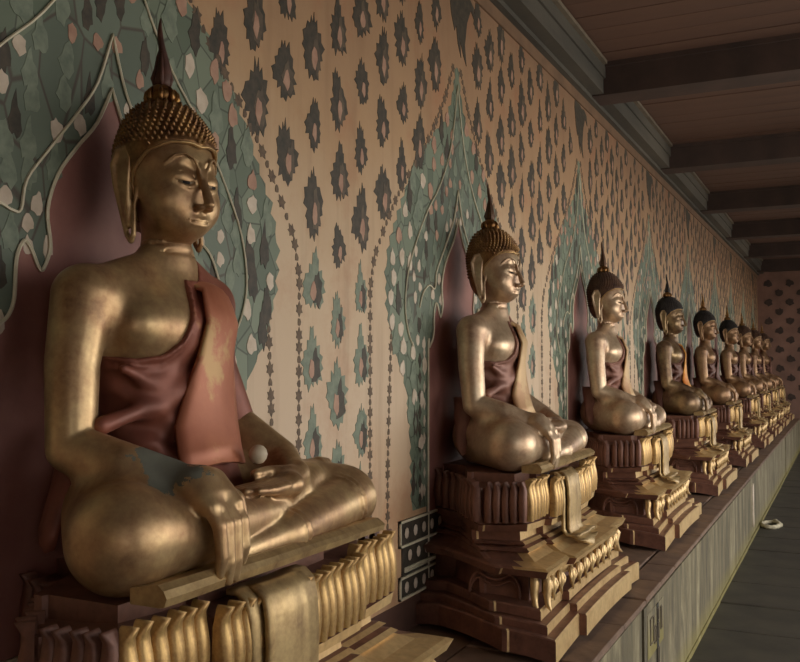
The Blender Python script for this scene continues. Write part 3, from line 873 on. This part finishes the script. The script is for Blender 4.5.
def kids(o, tbl={}):
    return list(o.children)
def copy_tree(o, parent=None):
    c = o.copy(); COL.objects.link(c); c.parent = parent
    for ch in o.children: copy_tree(ch, c)
    return c
def recolor(root, mp):
    """own paint for one statue: material on the object, mesh shared"""
    for ch in list(root.children)+[g for c in root.children for g in c.children]:
        base = ch.name.split('.')[0]
        if base in mp:
            ch.material_slots[0].link = 'OBJECT'; ch.material_slots[0].material = mp[base]

# ------------------------------------------------------------------ pedestals
def plan(X, hw):
    near = [(0.0, -(hw-.25)), (.12, -(hw-.22)), (X-.205, -(hw+.012)), (X-.185, -(hw+.012)), (X-.18, -hw), (X, -hw), (X, -hw*.56), (X+.03, -hw*.56)]
    return near+[(a, -b) for a, b in reversed(near)]
SEG = [3, 4, 1, 1, 4, 5, 1, 12, 1, 5, 4, 1, 1, 4, 3]
def dense(X, hw):
    P = plan(X, hw); out = []
    for (a, b), (c, d), n in zip(P[:-1], P[1:], SEG):
        for k in range(n): out.append((a+(c-a)*k/n, b+(d-b)*k/n))
    out.append(P[-1]); return out
def sagz(X, hw, x, y, amp):
    if abs(y) < hw-1e-4 and x > X-.01: return amp*(1-(y/hw)**2)
    q = min(max((X-x)/X, 0), 1); return amp*4*q*(1-q)*.9
def loft(levels, name, mat, parent):
    rings = [[(x, y, z+sagz(X, hw, x, y, s)) for x, y in dense(X, hw)] for (z, X, hw, s) in levels]
    n = len(rings[0]); v = [p for r in rings for p in r]; f = []
    for i in range(len(rings)-1):
        for k in range(n-1): f.append((i*n+k, i*n+k+1, (i+1)*n+k+1, (i+1)*n+k))
        f.append((i*n+n-1, i*n, (i+1)*n, (i+1)*n+n-1))
    f.append(tuple(range(n-1, -1, -1))); f.append(tuple((len(rings)-1)*n+k for k in range(n)))
    o = mesh_obj(name, v, f, mat, parent); fix_normals(o); return o
ZT = 1.269-LZ   # 0.654 seat height above the ledge
def shade_by_facing(o, top=False):
    """gilt on faces turned to the aisle, shade painted as brown on faces turned away"""
    o.data.materials.append(M_pedshade)
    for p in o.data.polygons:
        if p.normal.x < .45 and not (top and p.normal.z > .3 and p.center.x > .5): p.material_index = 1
def petal_mesh():
    V = []; H = .165
    for i in range(9):
        t = i/8; z = H*t
        w = .0275*(1-.35*(2*t-1)**4)*(1 if t < .8 else 1-(t-.8)*2.2)
        bow = .016*math.sin(PI*min(t*1.15, 1))+(.022*((t-.72)/.28)**2 if t > .72 else 0)+.012*(1-t)**4
        for j in range(5):
            u = -1+j/2
            V.append((bow+.012*(1-u*u)-.002+(.004 if abs(u) == .5 else 0), u*w, z-.006*u*u*(t > .8)))
    n = len(V); V += [(-.012, y, z) for x, y, z in V]; f = []
    for i in range(8):
        for j in range(4): a = i*5+j; f.append((a, a+1, a+6, a+5))
    for j in range(4): a = 40+j; f.append((a, a+1, n+a+1, n+a))
    for i in range(8):
        a = i*5; f.append((a, a+5, n+a+5, n+a)); a = i*5+4; f.append((a, a+5, n+a+5, n+a))
    return V, f
def scroll(q, o, d, z0, s, flip=1):
    """hooked scroll bracket in the vertical plane through o along unit d"""
    pts = []; rr = []
    for i in range(15):
        t = i/14; a = -PI/2+t*2.1*PI; r = .030*(1-.72*t)
        pts.append((flip*(.014+r*math.cos(a)), -.062+r*math.sin(a)+.0)); rr.append(.0085*(1-.5*t))
    stem = [(flip*(-.022), .012), (flip*(-.018), -.03), (flip*(.0), -.075)]
    for P, R in ((stem+pts[1:], [.008, .009, .009]+rr[1:]), ([(flip*.02, .01), (flip*.030, -.015), (flip*.018, -.03)], [.006, .008, .002]), ([(flip*-.03, -.02), (flip*-.042, -.045), (flip*-.03, -.085)], [.003, .008, .002])):
        q.tube([(o[0]+d[0]*a*s, o[1]+d[1]*a*s, z0+b*s) for a, b in P], [k*s for k in R], 6)
def make_pedestal():
    root = empty('statue_pedestal')
    L = lambda z: z-LZ
    o = loft([(L(1.082), .50, .515, -.022), (L(1.10), .50, .515, -.022), (L(1.20), .50, .515, -.02), (L(1.232), .495, .51, -.02), (L(1.236), .43, .445, -.015), (ZT, .43, .445, 0)], 'lotus_core', M_pedshade, root)  # whole core in the shade brown, painting the shadow behind the petals
    o = loft([(L(.995), .47, .49, -.012), (L(1.052), .465, .485, -.014), (L(1.056), .51, .53, -.016), (L(1.085), .515, .535, -.02), (L(1.09), .48, .5, -.02)], 'upper_moulding', M_ped, root); shade_by_facing(o)
    o = loft([(L(.968), .51, .53, -.008), (L(.978), .525, .545, -.008), (L(.988), .51, .53, -.008), (L(.990), .485, .505, -.008), (L(1.000), .50, .52, -.01), (L(1.008), .485, .505, -.01), (L(1.010), .46, .48, -.01)], 'ridge_moulding', M_ped, root); shade_by_facing(o)
    o = loft([(L(.895), .575, .605, .004), (L(.905), .625, .655, .004), (L(.935), .64, .672, .0), (L(.942), .625, .655, .0), (L(.950), .56, .585, -.004), (L(.972), .515, .535, -.008), (L(.974), .46, .48, -.008)], 'flared_tray', M_ped, root); shade_by_facing(o, True)
    o = loft([(L(.77), .53, .56, .012), (L(.90), .52, .545, .006)], 'frieze_panel', M_pedshade, root)
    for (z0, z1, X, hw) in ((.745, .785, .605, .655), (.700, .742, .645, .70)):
        o = loft([(L(z0), X, hw, .022), (L(z1-.006), X, hw, .02), (L(z1), X-.006, hw-.006, .02), (L(z1+.002), X-.05, hw-.05, .018)], 'base_step', M_ped, root); shade_by_facing(o)
    # plinth with an arched foot
    o = loft([(.004, .69, .745, .034), (L(.700), .69, .745, .03), (L(.706), .684, .739, .03), (L(.708), .62, .68, .028)], 'plinth', M_ped, root); shade_by_facing(o)
    q = MB(); q.box(.02, -.46, 0, .62, .46, .06); q.build('plinth_core', M_pedshade, root)
    # petals
    V, f = petal_mesh(); proto = mesh_obj('lotus_petal', V, f, M_petal, root, True); fix_normals(proto); first = True
    mdk = None
    P = plan(.512, .527)
    for si, ((a, b), (c, d)) in enumerate(zip(P[:-1], P[1:])):
        Ls = math.hypot(c-a, d-b)
        if Ls < .05: continue
        n = max(1, int(round(Ls/.038)))
        ang = math.atan2(-(c-a), (d-b))   # outward normal
        for k in range(n):
            t = (k+.5)/n; x, y = a+(c-a)*t, b+(d-b)*t
            if first: o = proto; first = False
            else: o = proto.copy(); COL.objects.link(o)
            o.location = (x, y, L(1.095)+sagz(.525, .54, x, y, -.02)+random.uniform(-.002, .002))
            o.rotation_euler = (0, random.uniform(-.03, .05), ang+random.uniform(-.03, .03))
            o.scale = (.85, Ls/n/.055, 1)
            o.material_slots[0].link = 'OBJECT'; o.material_slots[0].material = M_pedshade if math.cos(ang) < .4 else M_petal  # flank petals get the painted shade brown, front ones the gold
    # scalloped apron with leaf pendants under the tray
    q = MB(); N = 72; top = L(.905); P = []
    def apron(yy): return top-.022-.030*abs(math.sin(PI*yy/.105))**.5-.05*math.exp(-((abs(yy)-.53)/.05)**2)
    ys = [-.58+1.16*k/N for k in range(N+1)]
    for x0, x1 in ((.585, .600),):
        v = []; f = []
        for yy in ys:
            xo = .018 if abs(yy) < .335 else 0
            v += [(x1+xo, yy, top+.01), (x1+xo, yy, apron(yy)), (x0, yy, apron(yy)), (x0, yy, top+.01)]
        for k in range(N):
            for j in range(4): f.append((4*k+j, 4*k+(j+1) % 4, 4*k+4+(j+1) % 4, 4*k+4+j))
        q.add(v, f)
    o = q.build('apron', M_ped, root); fix_normals(o)
    for k in range(-5, 6):
        yy = .105*k; xo = .61+(.018 if abs(yy) < .335 else 0); q = MB(); z = top-.012
        q.tube([(xo-.004, yy, z), (xo+.004, yy, z-.02), (xo+.008, yy, z-.045), (xo+.004, yy, z-.07), (xo+.012, yy, z-.098)], [.006, .013, .016, .011, .002], 6)
        for s_ in (-1, 1):
            q.tube([(xo, yy+s_*.010, z-.01), (xo+.006, yy+s_*.028, z-.022), (xo+.010, yy+s_*.038, z-.040), (xo+.010, yy+s_*.030, z-.056), (xo+.008, yy+s_*.020, z-.048), (xo+.006, yy+s_*.025, z-.040)], [.005, .007, .008, .006, .004, .002], 5)
        q.build('leaf_pendant', M_ped, root, True)
    for s_ in (-1, 1):
        q = MB(); z = top
        for dx, dy in ((.0, -.0), (-.045, .02)):
            q.tube([(.60+dx, s_*(.575+dy), z), (.612+dx, s_*(.590+dy), z-.03), (.606+dx, s_*(.580+dy), z-.075), (.616+dx, s_*(.596+dy), z-.115), (.634+dx, s_*(.614+dy), z-.128)], [.012, .020, .017, .012, .003], 7)
        q.build('corner_bracket', M_ped, root, True)
        q = MB()   # low relief arch on the flank
        for dz, r in ((0, .0075), (-.022, .005)):
            q.tube([(x, s_*.566, z+dz) for x, z in smooth([(.49, L(.80)), (.485, L(.85)), (.455, L(.885)), (.42, L(.868)), (.385, L(.860)), (.35, L(.868)), (.315, L(.885)), (.285, L(.85)), (.28, L(.80))], 3)], r, 6)
        q.build('flank_relief', M_pedshade, root, True)
    # hanging cloth tongue over the front
    def tongue(w0, w1, x_off, zend, name):
        rows = []; pth = [(.512, L(1.247)), (.535, L(1.246)), (.552, L(1.232)), (.560, L(1.19)), (.562, L(1.13)), (.560, L(1.07)), (.560, L(1.01)), (.578, L(.978)), (.612, L(.960)), (.640, L(.950))]
        for i, (x, z) in enumerate(pth):
            t = i/(len(pth)-1); w = w0+(w1-w0)*t; r = []
            for j in range(7):
                u = -1+j/3
                zz = z
                if i == len(pth)-1: zz = z+.035*abs(u)-.02
                r.append((x+x_off+.004*math.cos(u*5), -.09+.02*t+u*w, max(zz, zend)))
            rows.append(r)
        return loose_cloth(rows, .012, name, M_drape, root)
    tongue(.085, .100, .012, L(.90), 'hanging_cloth'); 
    o = tongue(.130, .125, -.004, L(.985), 'cloth_lining')
    return root

SL = [
 ('largest seated Buddha statue, far left, terracotta robe, grey worn patch on the wrist', M_goldp, M_robe, M_sash, M_hair, M_flame_dk),
 ('second Buddha statue from the left, pale bright gold with tall slender flame', M_gold2, M_robe2, M_sash2, M_hair, M_hair_br),
 ('third Buddha statue from the left, gilded with smooth brown hair', M_gold2, M_robe2, M_sash2, M_hair_br, M_hair_br),
 ('fourth Buddha statue from the left, black hair, darkened jaw and bright orange sash', M_gold_gr, M_robe3, M_sash4, M_hair_bk, M_hair_bk),
 ('fifth Buddha statue from the left, dull gold with dark hair', M_gold_dk, M_robe3, M_robe3, M_hair_bk, M_flame),
 ('sixth Buddha statue from the left, seated small in the receding row', M_gold_dk, M_robe3, M_robe3, M_hair_bk, M_flame),
 ('seventh Buddha statue from the left, overlapped by its neighbours deep in the row', M_gold_dk, M_robe3, M_robe3, M_hair_br, M_flame),
 ('eighth Buddha statue from the left, last but one before the end wall', M_gold_dk, M_robe3, M_robe3, M_hair_br, M_flame),
 ('ninth and smallest looking Buddha statue, nearest the dark end wall', M_gold_dk, M_robe3, M_robe2, M_hair_br, M_flame)]
PLb = ['gilded lotus pedestal cut off by the bottom left frame edge, under the largest statue',
 'tall gilded lotus pedestal with pale hanging cloth tongue under the second statue, fully in view',
 'gilded stepped pedestal under the third statue with brown hair',
 'narrow looking gilded pedestal under the statue with the orange sash',
 'gilded pedestal fifth from the left along the ledge', 'gilded pedestal sixth from the left along the ledge',
 'gilded pedestal seventh from the left along the ledge', 'gilded pedestal eighth from the left along the ledge',
 'gilded pedestal farthest along the ledge beside the end wall']
st0 = make_statue(); pe0 = make_pedestal()
for i, (lb, mb, mr, ms, mh, mf) in enumerate(SL):
    s = st0 if i == 0 else copy_tree(st0)
    s.location = (.20, SY[i], 1.269+.003); tag(s, lb, 'statue', 'seated Buddha statues in a row along the wall')
    p = pe0 if i == 0 else copy_tree(pe0)
    p.location = (0, PC[i], LZ); tag(p, PLb[i], 'pedestal', 'pedestals under the Buddha statues')
    if i: s.scale = p.scale = (1, 1, 1)
    SL[i] = (s, mb, mr, ms, mh, mf)
for (s, mb, mr, ms, mh, mf) in SL:
    recolor(s, {'body': mb, 'robe': mr, 'robe_tail': mr, 'sash': ms, 'hair': mh, 'curls': mh, 'flame': mf})

q = MB(); P = [(-.06, .52), (.05, .53), (.07, .40), (.04, .30), (.05, .16), (.0, .10), (-.04, .17), (-.03, .30), (-.07, .42)]
q.add([(LX+.016, 9.7+a, b) for a, b in P]+[(LX-.002, 9.7+a, b) for a, b in P], [tuple(range(9))]+[(k, 9+k, 9+(k+1) % 9, (k+1) % 9) for k in range(9)])
q.build('lime_streak', M_flower, ledge)
# small ball in the lap of the first statue
q = MB(); q.lathe([(.002,-.023),(.012,-.020),(.020,-.011),(.023,0),(.020,.011),(.013,.019),(.006,.0222),(.001,.023)], 16)
o = q.build('stone_ball', M_ball, None, True, loc=(.20+.200, 1.70+.085, 1.271+.236)); tag(o, 'small pale round ball resting in the open left hand of the largest statue', 'ball')
# loop of pale rope at the foot of the ledge
q = MB(); pts = []
for k in range(30):
    a = 2*PI*k/24; r = .105-.0006*k
    pts.append((LX+.125+r*.9*math.cos(a), 10.4+r*1.9*math.sin(a)*.9, .022+.012*max(0, k-22)/4))
q.tube(pts, [.022+.004*math.sin(k*2.3) for k in range(30)], 8)
o = q.build('rope_loop', M_rope, None, True); tag(o, 'thick pale rope loop lying on the dark floor against the ledge', 'rope')
